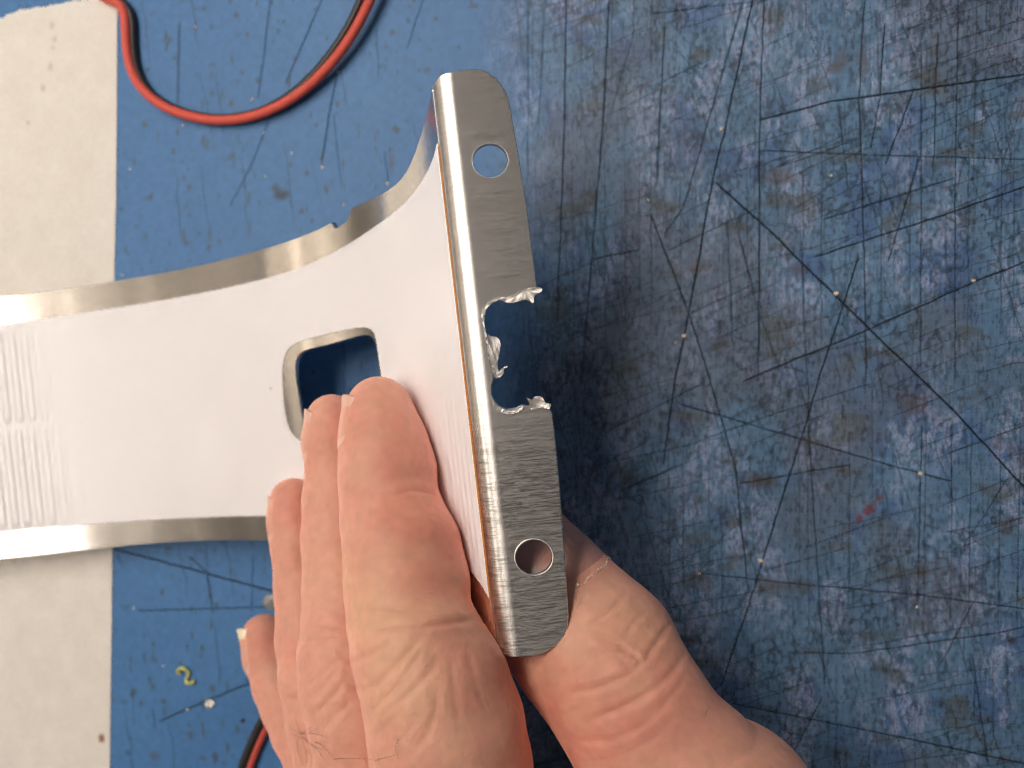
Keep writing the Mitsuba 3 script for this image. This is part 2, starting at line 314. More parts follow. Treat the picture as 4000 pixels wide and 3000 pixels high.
def ring_inset(r, d):
    """ring moved inwards (left of its direction when counter-clockwise) by d"""
    e = np.roll(r, -1, 0) - r; e /= np.linalg.norm(e, axis=1, keepdims=True) + 1e-15
    nrm = np.stack([-e[:, 1], e[:, 0]], 1)
    m = nrm + np.roll(nrm, 1, 0); m /= np.linalg.norm(m, axis=1, keepdims=True) + 1e-9
    return r + m * d
def densify(r, step):
    out = []
    for p, q in zip(r, np.roll(r, -1, 0)):
        n = max(1, int(np.linalg.norm(q - p) / step))
        out.append(p + (q - p) * (np.arange(n) / n)[:, None])
    return np.vstack(out)
def sheet(poly, t0, t1, bevel, bsdf, step=.0008, ustep=.0012, wob=None):
    """a sheet-metal blank (polygon in sheet coordinates) bent along the profile, with bevelled rims"""
    poly = shapely.geometry.polygon.orient(poly, 1)
    V, F, N, UV = [], [], [], []
    cnt = 0
    def put(v2, t, f, flip, nrm=None):
        nonlocal cnt
        p, n = bent(v2[:, 0], v2[:, 1], t)
        if nrm is None: nrm = -n if flip else n
        V.append(p); N.append(nrm); UV.append(v2 * 1e3); F.append((f[:, ::-1] if flip else f) + cnt); cnt += len(p)
    rings = [densify(np.array(r.coords)[:-1], step) for r in [poly.exterior, *poly.interiors]]
    inn = [ring_inset(r, bevel) for r in rings]
    face = Polygon(inn[0], inn[1:]).buffer(0)
    for region, t, flip in ((face, t1, False), (poly, t0, True)):
        u0, _, u1, _ = region.bounds
        cutsu = [u0]
        while cutsu[-1] < u1:
            c = cutsu[-1]
            st = ustep if c < -.0005 else (.00022 if c < .0060 else .02)
            nx = c + st
            for b in (-.0005, .0060):
                if c < b - 1e-9 < nx: nx = b
            cutsu.append(min(nx, u1))
            if cutsu[-1] >= u1: break
        for a, b in zip(cutsu[:-1], cutsu[1:]):
            piece = region.intersection(sbox(a, -1, b, 1))
            for gpoly in getattr(piece, 'geoms', [piece]):
                if gpoly.geom_type != 'Polygon' or gpoly.area < 1e-12: continue
                v2, f = trimesh.creation.triangulate_polygon(gpoly, engine='earcut')
                f = np.asarray(f); v2 = np.asarray(v2)
                ar = np.cross(np.c_[v2[f[:, 1]] - v2[f[:, 0]], 0 * f[:, 0]], np.c_[v2[f[:, 2]] - v2[f[:, 0]], 0 * f[:, 0]])[:, 2]
                # sheet (u, a) runs clockwise seen from above, so a face that counts counter-clockwise there is turned over
                f = np.where((ar > 0)[:, None], f[:, ::-1], f)
                put(v2, t, f, flip)
    for r, ri in zip(rings, inn):
        m = len(r); k = np.arange(m)
        for (r0, h0), (r1, h1), tilt in (((ri, t1), (r, t1 - bevel), .7), ((r, t1 - bevel), (r, t0), 0)):
            p0, n0 = bent(r0[:, 0], r0[:, 1], h0); p1, _ = bent(r1[:, 0], r1[:, 1], h1)
            ctr = p0 - bent(ri[:, 0] * 2 - r[:, 0], ri[:, 1] * 2 - r[:, 1], h0)[0]
            ctr -= (ctr * n0).sum(1, keepdims=True) * n0
            ctr /= np.linalg.norm(ctr, axis=1, keepdims=True) + 1e-15
            nn = ctr + tilt * n0; nn /= np.linalg.norm(nn, axis=1, keepdims=True)
            fq = np.vstack([np.stack([k, m + k, m + (k + 1) % m], 1), np.stack([k, m + (k + 1) % m, (k + 1) % m], 1)])
            pv = np.vstack([p0, p1])
            fn = np.cross(pv[fq[:, 1]] - pv[fq[:, 0]], pv[fq[:, 2]] - pv[fq[:, 0]])
            fq = np.where(((fn * np.vstack([nn, nn])[fq[:, 0]]).sum(1) < 0)[:, None], fq[:, ::-1], fq)
            V.append(pv); N.append(np.vstack([nn, nn])); UV.append(np.vstack([r0, r1]) * 1e3); F.append(fq + cnt); cnt += len(pv)
    return raw_ply(np.vstack(V), np.vstack(F), np.vstack(N), np.vstack(UV), None, bsdf)

def smooth_line(px, step=.001):
    return spline(flat(px), step)
# outlines traced in sheet coordinates
film_top = smooth_line([(-260, 1300), (0, 1270), (78, 1259), (470, 1200), (784, 1145), (1200, 1035), (1449, 897), (1557, 817), (1630, 738), (1688, 636), (1709, 559)])
film_bot = smooth_line([(1912, 2337), (1862, 2256), (1800, 2198), (1700, 2137), (1560, 2080), (1350, 2035), (1050, 2016), (549, 2034), (329, 2050), (165, 2062), (0, 2080), (-260, 2110)])
film_top[-1] = [0, .0001]; film_bot[0] = [0, FOLD_L - .0001]
metal_top = np.vstack([smooth_line([(-300, 1196), (0, 1157), (157, 1141), (451, 1098), (705, 1051), (925, 1000), (1167, 926), (1294, 869)]),
                       flat([(1309, 893), (1357, 862), (1366, 826)]),
                       smooth_line([(1372, 818), (1427, 787), (1557, 708), (1615, 610), (1660, 470), (1692, 335)])])
metal_bot = smooth_line([(1934, 2520), (1900, 2450), (1846, 2370), (1780, 2290), (1660, 2215), (1500, 2160), (1300, 2125), (1066, 2113), (784, 2113), (431, 2138), (157, 2168), (0, 2183), (-300, 2216)])
win_film = spline(flat([(1106, 1489), (1108, 1420), (1122, 1375), (1153, 1345), (1225, 1319), (1320, 1296), (1406, 1280), (1442, 1283), (1464, 1304), (1475, 1350), (1486, 1430), (1503, 1540), (1512, 1620), (1500, 1668), (1450, 1690), (1350, 1708), (1250, 1728), (1197, 1732), (1160, 1712), (1131, 1670), (1113, 1590), (1106, 1489)]), .0007)[:-1]
win_metal = spline(flat([(1157, 1489), (1155, 1430), (1163, 1395), (1189, 1372), (1262, 1352), (1350, 1328), (1421, 1311), (1450, 1318), (1466, 1345), (1479, 1430), (1494, 1530), (1499, 1610), (1488, 1648), (1440, 1662), (1350, 1678), (1270, 1692), (1222, 1692), (1196, 1668), (1176, 1600), (1157, 1489)]), .0007)[:-1]
SPLIT = .00045
film_poly = Polygon(np.vstack([film_top, film_bot]), [win_film]).buffer(0)
mt, mb = metal_top.copy(), metal_bot.copy()
a_top, a_bot = mt[-1, 1], mb[0, 1]
mt, mb = mt[mt[:, 0] < SPLIT - .0002], mb[mb[:, 0] < SPLIT - .0002]
metal_poly = Polygon(np.vstack([mt, [[SPLIT, a_top]], [[SPLIT, a_bot]], mb]), [win_metal]).buffer(0)

# folded lip with its two holes and the broken-out notch
def arc(c, r0, r1, a0, a1, n):
    t = np.radians(np.linspace(a0, a1, n)); return [(c[0] + r0 * math.cos(k), c[1] + r1 * math.sin(k)) for k in t]
upper_edge = [(1990, 400), (2024, 591), (2057, 796), (2094, 1088), (2099, 1122)]
notch = [(2085, 1140), (2060, 1166), (2040, 1160), (2020, 1170), (1997, 1179), (1981, 1173), (1950, 1170), (1918, 1181), (1899, 1203), (1889, 1232), (1888, 1262), (1895, 1296), (1901, 1325), (1904, 1352), (1909, 1385), (1915, 1416), (1922, 1448), (1928, 1480),
         (1921, 1506), (1921, 1537), (1931, 1564), (1951, 1585), (1981, 1597), (2016, 1592), (2040, 1580), (2062, 1584), (2085, 1580), (2103, 1588), (2134, 1587), (2148, 1594), (2157, 1612)]
lower_edge = [(2168, 1697), (2189, 1921), (2202, 2102), (2219, 2364), (2221, 2406), (2219, 2448), (2204, 2489), (2170, 2526), (2119, 2556), (2077, 2565)]
top_edge = [(1746, 283), (1790, 275), (1852, 268), (1885, 273), (1911, 286), (1940, 307), (1963, 336), (1980, 368)]
lip_pts = np.vstack([[[SPLIT, a_top]], flat([(1706, 308), (1722, 291)] + top_edge + upper_edge), flat(notch), flat(lower_edge), flat([(2030, 2568), (1992, 2567), (1963, 2558), (1946, 2542)]), [[SPLIT, a_bot]]])
holes = [spline(flat(arc(c, rx, ry, 0, 360, 15)), .0005)[:-1] for c, rx, ry in (((1915, 627), 68, 65), ((2086, 2176), 72, 68))]
lip_poly = Polygon(lip_pts, holes).buffer(0)
if lip_poly.geom_type != 'Polygon': lip_poly = max(lip_poly.geoms, key=lambda q: q.area)
lip_poly = lip_poly.intersection(sbox(SPLIT, -1, 1, 1))
TH = .0011

def brushed(p, n, uv):
    return noise(uv.x * .45, uv.y * 9.0, 1.0) * .6 + noise(uv.x * 1.1, uv.y * 21.0, 4.0) * .4
def lip_bump(p, n, uv):
    return noise(uv.x * .28, uv.y * 9.0, 1.0) * .5 + noise(uv.x * .6, uv.y * 19.0, 4.0) * .3 + noise(uv.x * 1.2, uv.y * 7.0, 8.0) * .2
def lip_tone(p, n, uv):
    s = noise(uv.x * .20, uv.y * 10.0, 11.0) * .30 + noise(uv.x * .45, uv.y * 17.0, 14.0) * .40 + noise(uv.x * 1.0, uv.y * 10.0, 19.0) * .30
    lower = smoothstep(46, 56, uv.y)
    pit = smoothstep(.76, .84, fbm(uv.x * .8, uv.y * 4.0, 17.0, octaves=3))
    k = (.98 - .08 * lower) * (1 - (.24 + .32 * lower) * smoothstep(.44, .60, s)) - .2 * pit
    return mi.Color3f(.95, .915, .865) * k
def lip_rough(p, n, uv):
    return .20 + .10 * noise(uv.x * .8, uv.y * 6.0, 3.0)
def conductor(tone, au, av, bump=None, scale=0, eps=6e-5):
    c = dict(type='roughconductor', material='none', distribution='ggx', alpha_u=au, alpha_v=av, specular_reflectance=tone)
    return dict(type='twosided', bsdf=c if bump is None else dict(type='bumpmap', arbitrary=proc(bump, eps=eps), scale=scale, nested=c))
scene['lip_metal'] = conductor(proc(lip_tone), .095, .24, lip_bump, 0.30e-5)
def band_tone(p, n, uv):
    s = fbm(uv.x * .10, uv.y * .01, 3.0, octaves=3)
    return mi.Color3f(.90, .87, .82) * (.78 + .30 * s)
def band_bump(p, n, uv):
    return fbm(uv.x * .09, uv.y * .02, 3.0, octaves=2) * 1.6 + .02 * noise(uv.x * 3, uv.y * .3, 1.0) + .05 * smoothstep(-48.6, -48.2, uv.x)
scene['sheet_metal'] = conductor(proc(band_tone), .018, .035, band_bump, 1.0e-4, 1.5e-4)
scene['torn_metal'] = conductor(dict(type='rgb', value=[.93, .90, .85]), .32, .32)

def film_bump(p, n, uv):
    u, a = uv.x, uv.y
    near = smoothstep(-22, -13, u) * (1 - smoothstep(-2.5, -.8, u))
    lines = .5 + .5 * dr.cos(6.2832 * (u / 2.1 + .30 * noise(u * .4, a * .03, 1.0)))
    h = near * lines * (.045 + .11 * smoothstep(18, 50, a) + .012 * noise(u * .5, a * .08, 5.0))
    # press marks across the far flat end, in two rows
    far = 1 - smoothstep(-139, -119, u)
    mid = 40.3
    row = smoothstep(0, 2.2, dr.abs(a - mid)) * smoothstep(0, 2.0, a - 15.5) * smoothstep(0, 2.0, 66. - a)
    sh = dr.select(a > mid, .9, 0.)
    bars = .5 + .5 * dr.cos(6.2832 * (u + sh + .02 * a) / 3.4)
    h += far * row * smoothstep(.2, .8, bars) * .36
    # short faint rows near the window and in the middle
    m1 = smoothstep(-66, -63, u) * (1 - smoothstep(-53, -51, u)) * smoothstep(0, 2, a - 20.5) * smoothstep(0, 2, 26.5 - a)
    m2 = smoothstep(-90, -88, u) * (1 - smoothstep(-85, -83, u)) * smoothstep(0, 3, a - 44) * smoothstep(0, 3, 56 - a)
    m3 = smoothstep(-70, -67, u) * (1 - smoothstep(-58, -56, u)) * smoothstep(0, 2, a - 56.0) * smoothstep(0, 2, 63 - a)
    h += (m1 + m2 + m3) * (.5 + .5 * dr.cos(6.2832 * u / 1.9)) * .09
    # crumpled patch
    c = smoothstep(-23, -19, u) * (1 - smoothstep(-7, -4, u)) * smoothstep(29, 33, a) * (1 - smoothstep(41, 46, a))
    h += c * (.22 * fbm(u * .55, a * .13, 9.0, octaves=3) + .05 * smoothstep(.45, .55, noise(u * .9, a * .12, 2.0)))
    return h + .006 * noise(u * .8, a * .8, 3.0)
def film_color(p, n, uv):
    d = dr.sqrt(dr.square(uv.x - SPECK[0]) + dr.square(uv.y - SPECK[1]))
    c = mi.Color3f(.80, .782, .795) * (.985 + .03 * fbm(uv.x * .06, uv.y * .06, 2.0))
    return mix(c, (.35, .30, .26), (1 - smoothstep(.15, .42, d)) * .7)
SPECK = np.array(unbend(1060, 1517)) * 1e3
scene['white_vinyl'] = dict(type='twosided', bsdf=dict(type='bumpmap', arbitrary=proc(film_bump, eps=8e-5), scale=1e-3,
    nested=dict(type='principled', base_color=proc(film_color), roughness=.24, specular=.52)))
def glue_tone(p, n, uv):
    return mix((.36, .13, .025), (.55, .24, .06), noise(uv.x * 3, uv.y * 3, 1.0))
scene['glue_edge'] = dict(type='twosided', bsdf=dict(type='principled', base_color=proc(glue_tone), roughness=.4, specular=.5))

BK = 'metal_bracket'
labels[BK] = dict(label='bent aluminium bracket with white film, held in the hand, its lip broken out', category='bracket')
add(BK + '__metal_sheet', sheet(metal_poly, -TH, 0, .00012, 'sheet_metal'), 'shiny bare metal sheet showing round the white film')
add(BK + '__white_film', sheet(film_poly, -.0003, .00022, .00010, 'white_vinyl', ustep=.001), 'glossy white film with a rounded window')
add(BK + '__lip', sheet(lip_poly, -TH, 0, .00016, 'lip_metal', step=.0004), 'brushed aluminium lip with two round holes and a torn notch')
add(BK + '__glue_line', sheet(sbox(-.0002, .0006, SPLIT + .0001, FOLD_L - .0004), -.0002, .00013, .00004, 'glue_edge'), 'thin orange line of glue at the fold')

# torn burrs left at the notch, each a small ragged curl of metal
def burr(px, lift, seed, thick=.00015):
    f2 = flat(px); poly = Polygon(spline(np.vstack([f2, f2[:1]]), .00018)[:-1]).buffer(0)
    if poly.geom_type != 'Polygon': poly = max(poly.geoms, key=lambda q: q.area)
    ring = np.array(poly.exterior.coords)[:-1]
    ring += .00014 * (meshkit.noise(np.c_[ring * 6000, ring[:, 0] * 0], seed)[:, None] - .5) * np.array([1, 1.0])
    poly = Polygon(ring).buffer(0)
    if poly.geom_type != 'Polygon': poly = max(poly.geoms, key=lambda q: q.area)
    m = trimesh.creation.extrude_polygon(poly, thick, engine='earcut')
    for _ in range(2): m = m.subdivide()
    v = m.vertices
    nz = meshkit.fbm(np.c_[v[:, :2] * 1500, v[:, 2] * 0], 4, seed)
    base = np.array(lift[0:2]); b2 = np.array(unbend(*base)); dvec = np.linalg.norm(v[:, :2] - b2, axis=1)
    t = v[:, 2] + lift[2] * (dvec / dvec.max()) ** 1.5 + .0007 * (nz - .45)
    p, _ = bent(v[:, 0], v[:, 1], t)
    fc = np.asarray(m.faces)[:, ::-1]
    return mikit.ply(trimesh.Trimesh(p, fc, process=False), 'torn_metal', smooth=40)
for px, lift, sd in (
    ([(1950, 1172), (1985, 1160), (2010, 1150), (2035, 1140), (2060, 1127), (2090, 1124), (2118, 1130), (2105, 1146), (2086, 1158), (2083, 1185), (2068, 1178), (2045, 1172), (2020, 1180), (1992, 1184), (1970, 1178)], (1960, 1175, .0006), 1),
    ([(1906, 1300), (1918, 1312), (1943, 1318), (1955, 1340), (1950, 1385), (1944, 1425), (1948, 1455), (1938, 1478), (1926, 1470), (1914, 1420), (1906, 1370), (1901, 1340)], (1905, 1390, -.0009), 2),
    ([(1946, 1452), (1960, 1440), (1976, 1430), (1984, 1432), (1968, 1443), (1965, 1462), (1950, 1474), (1940, 1468)], (1938, 1470, .0008), 3),
    ([(2030, 1583), (2066, 1574), (2056, 1552), (2075, 1560), (2090, 1548), (2118, 1552), (2130, 1572), (2150, 1578), (2142, 1596), (2115, 1592), (2085, 1600), (2060, 1590)], (2090, 1592, .0008), 4),
    ([(1926, 1558), (1936, 1576), (1955, 1592), (1985, 1603), (2018, 1600), (2044, 1586), (2030, 1606), (1995, 1617), (1960, 1614), (1938, 1598), (1924, 1574)], (1985, 1603, .0003), 5),
    ([(1884, 1262), (1880, 1230), (1892, 1200), (1914, 1178), (1945, 1163), (1975, 1161), (1952, 1171), (1921, 1184), (1902, 1206), (1893, 1233), (1892, 1266), (1900, 1300), (1905, 1345), (1897, 1335), (1890, 1295)], (1889, 1230, .0002), 6),
):
    add(BK + '__torn_burr', burr(px, lift, sd))
# raised rims round the two drilled holes
for (c, rx, ry), sd in (((1915, 627), 71, 68), 3), (((2086, 2176), 75, 71), 9):
    ring = flat(arc(c, rx, ry, 0, 360, 73))
    p, n = bent(ring[:, 0], ring[:, 1], .00002)
    rr = (.00007 if sd == 3 else .00014) * (.55 + .9 * meshkit.noise(np.c_[p * 900], sd))
    add(BK + '__hole_rim', raw_ply(*tube(p, rr, 8, caps=False), None, None, 'torn_metal'))

# ------------------------------------------------------------------ the hand
def joint(px, py, rpx, z):
    """a joint that shows at (px, py) with the radius rpx in photograph pixels, z mm above the worktop"""
    c = P(px, py, z * 1e-3)
    return (*c, rpx * depth(c) / FPX)
INDEX = [(1479, 1592, 122, 38), (1483, 1645, 146, 38.5), (1500, 1745, 172, 40), (1514, 1845, 188, 41.3), (1516, 1930, 184, 42), (1538, 2040, 204, 44), (1572, 2150, 227, 46.3), (1590, 2280, 242, 47.5),
         (1600, 2425, 238, 50), (1640, 2545, 262, 53), (1700, 2680, 288, 54), (1742, 2840, 305, 54), (1765, 3000, 312, 53), (1790, 3250, 325, 51)]
MIDDLE = [(1296, 1640, 100, 29), (1308, 1715, 121, 29), (1318, 1800, 122, 29), (1330, 1950, 145, 30), (1334, 2100, 153, 31.5), (1345, 2300, 160, 34.5), (1347, 2430, 164, 37), (1348, 2560, 182, 40), (1362, 2680, 188, 41.5),
          (1402, 2800, 198, 42), (1450, 3000, 215, 41), (1500, 3250, 235, 40)]
RING = [(1146, 1962, 94, 21), (1155, 2030, 103, 21.3), (1168, 2120, 108, 22), (1187, 2300, 113, 23), (1200, 2500, 121, 25.5), (1226, 2650, 133, 30), (1262, 2800, 143, 31), (1318, 3000, 160, 31), (1380, 3250, 180, 31)]
PINKY = [(1032, 2488, 88, 11), (1052, 2560, 96, 11), (1088, 2680, 97, 13), (1124, 2760, 101, 15), (1172, 2860, 107, 17), (1228, 2960, 114, 19), (1300, 3080, 125, 21), (1380, 3250, 140, 22)]
THUMB = [(2040, 2150, 200, 35.8), (2074, 2239, 252, 35.8), (2130, 2320, 272, 36.5), (2195, 2402, 284, 37.2), (2270, 2490, 304, 38), (2338, 2562, 316, 40), (2400, 2665, 304, 42), (2475, 2785, 306, 43), (2545, 2900, 314, 43), (2663, 3048, 346, 43), (2810, 3220, 410, 42)]
def chain(j): return np.array([joint(*q) for q in j])
FING = dict(index=chain(INDEX), middle=chain(MIDDLE), ring=chain(RING), pinky=chain(PINKY), thumb=chain(THUMB))
def at3(px, py, z, r): return np.array([*P(px, py, z * 1e-3), r * 1e-3])
PALM = [np.array([FING['index'][-1], at3(1880, 3750, 48, 17), at3(2100, 4500, 46, 19), at3(2250, 5300, 46, 24)]),
        np.array([FING['middle'][-1], at3(1680, 3750, 38, 16), at3(1950, 4500, 38, 19), at3(2200, 5300, 42, 23)]),
        np.array([FING['ring'][-1], at3(1560, 3700, 30, 14), at3(1850, 4500, 33, 18)]),
        np.array([FING['pinky'][-1], at3(1500, 3700, 24, 13), at3(1800, 4450, 30, 17)]),
        np.array([FING['thumb'][-1], at3(2800, 3700, 42, 21), at3(2400, 4600, 44, 22)]),
        np.array([at3(2200, 3700, 42, 11), at3(2200, 4400, 42, 17)]),
        np.array([at3(2225, 5300, 44, 25), at3(2500, 6800, 48, 28)])]
ZSQ = dict(thumb=1.28)
def cone_chain(p, c, zs=1.0, k=.0012):
    """signed distance to a chain of tapered rounded bones, blended by k"""
    out = None
    w = np.array([1, 1, zs])
    for a, b in zip(c[:-1], c[1:]):
        ab = (b[:3] - a[:3]) * w
        pa = (p - a[:3]) * w
        h = np.clip((pa @ ab) / max(ab @ ab, 1e-12), 0, 1)
        d = np.sqrt(((pa - h[:, None] * ab) ** 2).sum(1)) - (a[3] + h * (b[3] - a[3]))
        out = d if out is None else smin(out, d, k)
    return out
def smin(a, b, k):
    h = np.maximum(k - np.abs(a - b), 0) / k
    return np.minimum(a, b) - h * h * k * .25
Y25, Y30 = P(1500, 2550, .045)[1], P(1500, 3050, .045)[1]
def hand_sdf(p):
    m = np.clip((Y25 - p[:, 1]) / (Y25 - Y30), 0, 1.6)
    kf = .0003 + .0042 * m ** 2
    d = None
    for name in ('index', 'middle', 'ring', 'pinky'):
        e = cone_chain(p, FING[name])
        d = e if d is None else smin(d, e, kf)
    pal = None
    for c in PALM:
        e = cone_chain(p, c, 1.0, .006)
        pal = e if pal is None else smin(pal, e, .010)
    th = cone_chain(p, FING['thumb'], ZSQ['thumb'], .0012)
    d = smin(d, pal, .004)
    # the thumb joins the palm far below the frame and stays apart from the fingers in view
    return smin(d, th, np.where(p[:, 1] < P(2200, 3350, .04)[1], .010, .0002))

def surface_net(fn, lo, hi, h):
    n = np.ceil((hi - lo) / h).astype(int) + 1
    ax = [lo[k] + h * np.arange(n[k]) for k in range(3)]
    # coarse pass finds the blocks that the surface crosses
    B = 6
    vol = np.full(n, 1.0, np.float32)
    cx = [ax[k][::B] + h * B / 2 for k in range(3)]
    cg = np.stack(np.meshgrid(*cx, indexing='ij'), -1)
    near = np.abs(fn(cg.reshape(-1, 3)).reshape(cg.shape[:3])) < h * B * 1.5
    inside = fn(cg.reshape(-1, 3)).reshape(cg.shape[:3]) < 0
    vol = np.where(np.repeat(np.repeat(np.repeat(inside, B, 0), B, 1), B, 2)[:n[0], :n[1], :n[2]], -1.0, 1.0).astype(np.float32)
    mask = np.repeat(np.repeat(np.repeat(near, B, 0), B, 1), B, 2)[:n[0], :n[1], :n[2]]
    idx = np.argwhere(mask)
    for s in range(0, len(idx), 400000):
        i = idx[s:s + 400000]
        vol[i[:, 0], i[:, 1], i[:, 2]] = fn(lo + i * h)
    neg = vol < 0
    corners = [(a, b, c) for a in (0, 1) for b in (0, 1) for c in (0, 1)]
    sl = lambda o: tuple(slice(o[k], n[k] - 1 + o[k]) for k in range(3))
    cnt = sum(neg[sl(o)].astype(np.int8) for o in corners)
    cell = np.argwhere((cnt > 0) & (cnt < 8))
    num = -np.ones(tuple(n - 1), np.int64); num[tuple(cell.T)] = np.arange(len(cell))
    acc = np.zeros((len(cell), 3)); wt = np.zeros(len(cell))
    for a in corners:
        for k in range(3):
            if a[k]: continue
            b = list(a); b[k] = 1
            va, vb = vol[tuple((cell + a).T)], vol[tuple((cell + b).T)]
            x = (va < 0) != (vb < 0)
            t = np.where(x, va / np.where(x, va - vb, 1), 0)
            q = np.array(a, float) + np.outer(t, np.eye(3)[k])
            acc[x] += q[x]; wt[x] += 1
    v = lo + h * (cell + acc / wt[:, None])
    F = []
    for k in range(3):
        o = [0, 0, 0]; o[k] = 1
        a = neg[tuple(slice(0, n[j] - o[j]) for j in range(3))]; b = neg[tuple(slice(o[j], n[j]) for j in range(3))]
        e = np.argwhere(a != b); flip = a[tuple(e.T)]
        i, j = (k + 1) % 3, (k + 2) % 3
        di, dj = np.eye(3, dtype=int)[i], np.eye(3, dtype=int)[j]
        ok = (e[:, i] > 0) & (e[:, j] > 0) & (e[:, i] < n[i] - 1) & (e[:, j] < n[j] - 1)
        e, flip = e[ok], flip[ok]
        q = np.stack([num[tuple((e - di - dj).T)], num[tuple((e - dj).T)], num[tuple(e.T)], num[tuple((e - di).T)]], 1)
        q = np.where(flip[:, None], q, q[:, ::-1])
        F.append(q[(q >= 0).all(1)])
    return v, np.vstack(F)

lo = np.array([-.075, -.175, -.002]); hi = np.array([.075, .012, .080])
lo[2] = .0006
hv, hq = surface_net(hand_sdf, lo, hi, .00062)
hand = trimesh.Trimesh(hv, np.vstack([hq[:, [0, 1, 2]], hq[:, [0, 2, 3]]]), process=False)
trimesh.smoothing.filter_taubin(hand, lamb=.5, nu=.52, iterations=8)
hv = np.array(hand.vertices); hn = np.array(hand.vertex_normals)

# creases of the skin: (pixel line in the photograph, depth mm, width mm, redness)
CREASES = [
 ([(1530, 1934), (1580, 1920), (1630, 1914), (1674, 1921), (1712, 1940)], .55, .8, .8), ([(1640, 2448), (1700, 2438), (1760, 2431), (1852, 2421)], .60, .9, 1.0),
 ([(1450, 2461), (1540, 2450), (1650, 2446)], .22, .8, .4), ([(1370, 2381), (1430, 2377), (1500, 2377), (1594, 2392)], .16, .7, .3),
 ([(1325, 2551), (1345, 2575), (1380, 2580), (1450, 2551), (1551, 2493)], .32, .9, .4), ([(1345, 2640), (1385, 2680), (1421, 2696), (1522, 2630), (1600, 2545), (1652, 2471)], .34, .9, .4),
 ([(1406, 2811), (1515, 2717), (1594, 2623), (1650, 2515)], .28, .9, .35), ([(1421, 2840), (1551, 2746), (1681, 2623), (1703, 2551)], .20, .9, .3), ([(1594, 2942), (1681, 2840), (1703, 2660)], .22, 1.0, .3),
 ([(1430, 2900), (1520, 2820), (1600, 2740)], .18, .8, .25), ([(1480, 2960), (1580, 2870), (1640, 2800)], .15, .8, .2), ([(1760, 2560), (1775, 2700), (1800, 2850)], .15, .9, .2), ([(1830, 2520), (1850, 2640), (1900, 2780)], .15, .9, .2),
 ([(1480, 2100), (1560, 2090), (1640, 2100)], .08, .7, .1), ([(1600, 1990), (1660, 2000), (1720, 2030)], .10, .7, .2), ([(1590, 1880), (1640, 1860), (1690, 1850)], .09, .7, .2), ([(1660, 2210), (1720, 2190), (1800, 2190)], .10, .8, .2),
 ([(1400, 2240), (1450, 2220), (1500, 2215)], .09, .8, .2), ([(1640, 2290), (1720, 2280), (1810, 2290)], .08, .8, .15),
 ([(1189, 2435), (1260, 2447), (1334, 2457)], .25, .9, .3), ([(1170, 2500), (1250, 2490), (1327, 2486)], .30, .9, .3), ([(1189, 2688), (1262, 2623), (1334, 2573)], .28, .9, .3), ([(1204, 2732), (1276, 2667), (1334, 2594)], .26, .9, .3),
 ([(1230, 2790), (1300, 2720), (1350, 2650)], .20, .9, .25), ([(1250, 2860), (1320, 2790), (1380, 2730)], .2, .9, .25), ([(1100, 2740), (1150, 2728), (1200, 2735)], .2, .9, .2), ([(1195, 1990), (1240, 2000), (1290, 1995)], .08, .8, .1),
 ([(2209, 2699), (2327, 2687), (2445, 2640), (2505, 2602)], .38, .9, .5), ([(2505, 2602), (2578, 2492), (2625, 2432)], .42, .9, .5), ([(2296, 2805), (2405, 2774), (2546, 2695), (2640, 2609), (2676, 2540)], .42, .9, .5),
 ([(2217, 2870), (2327, 2892), (2445, 2868), (2562, 2790), (2640, 2711)], .26, .9, .35), ([(2280, 2437), (2366, 2397), (2420, 2350), (2452, 2303)], .26, .9, .4), ([(2327, 2492), (2380, 2510), (2421, 2523), (2437, 2560)], .28, .8, .4),
 ([(2425, 2523), (2460, 2550), (2492, 2580), (2484, 2609)], .30, .8, .4), ([(2425, 2570), (2450, 2600), (2470, 2622)], .25, .8, .3), ([(2480, 2810), (2600, 2735), (2680, 2650)], .18, .9, .3), ([(2030, 2700), (2120, 2690), (2200, 2660)], .14, .9, .2),
 ([(2100, 2800), (2200, 2790), (2290, 2760)], .14, .9, .2), ([(2240, 2960), (2380, 2960), (2520, 2900), (2650, 2800)], .16, 1.0, .25), ([(2440, 2500), (2470, 2440), (2520, 2400)], .2, .8, .3),
]
tri = trimesh.Trimesh(hv, hand.faces, process=False)
def on_hand(px):
    px = np.asarray(px, float)
    d = np.array([ray(*q) for q in px])
    loc, ir, _ = tri.ray.intersects_location(np.tile(CAM, (len(px), 1)), d, multiple_hits=False)
    out = np.full((len(px), 3), np.nan); out[ir] = loc
    return out
red = np.zeros(len(hv)); disp = np.zeros(len(hv))
facing = ((CAM - hv) * hn).sum(1) > -.02
for px, dep, wid, rd in CREASES:
    line = on_hand(spline(px, 6.0))
    line = line[np.isfinite(line).all(1)]
    if len(line) < 3: continue
    jig = 3e-4 * (meshkit.noise(line * 500, 5) - .5)
    line = line + jig[:, None]
    d, i = cKDTree(line).query(hv, distance_upper_bound=.005)
    ok = np.isfinite(d); ii = i[ok]; dd = d[ok] * 1e3
    ends = np.clip(np.minimum(ii, len(line) - 1 - ii) / (.22 * len(line)) + .15, 0, 1)
    gsn = np.exp(-(dd / (wid * .45)) ** 2) * ends
    dep = dep * .76
    disp[ok] += (-dep * gsn + .42 * dep * np.exp(-((dd - wid * 1.5) / (wid * .9)) ** 2) * ends) * 1e-3
    red[ok] = np.maximum(red[ok], rd * gsn)
sk = meshkit.fbm(hv * 700, 3, 3)
disp += .00010 * (meshkit.fbm(hv * 260, 3, 11) - .5)
hv = hv + hn * disp[:, None]

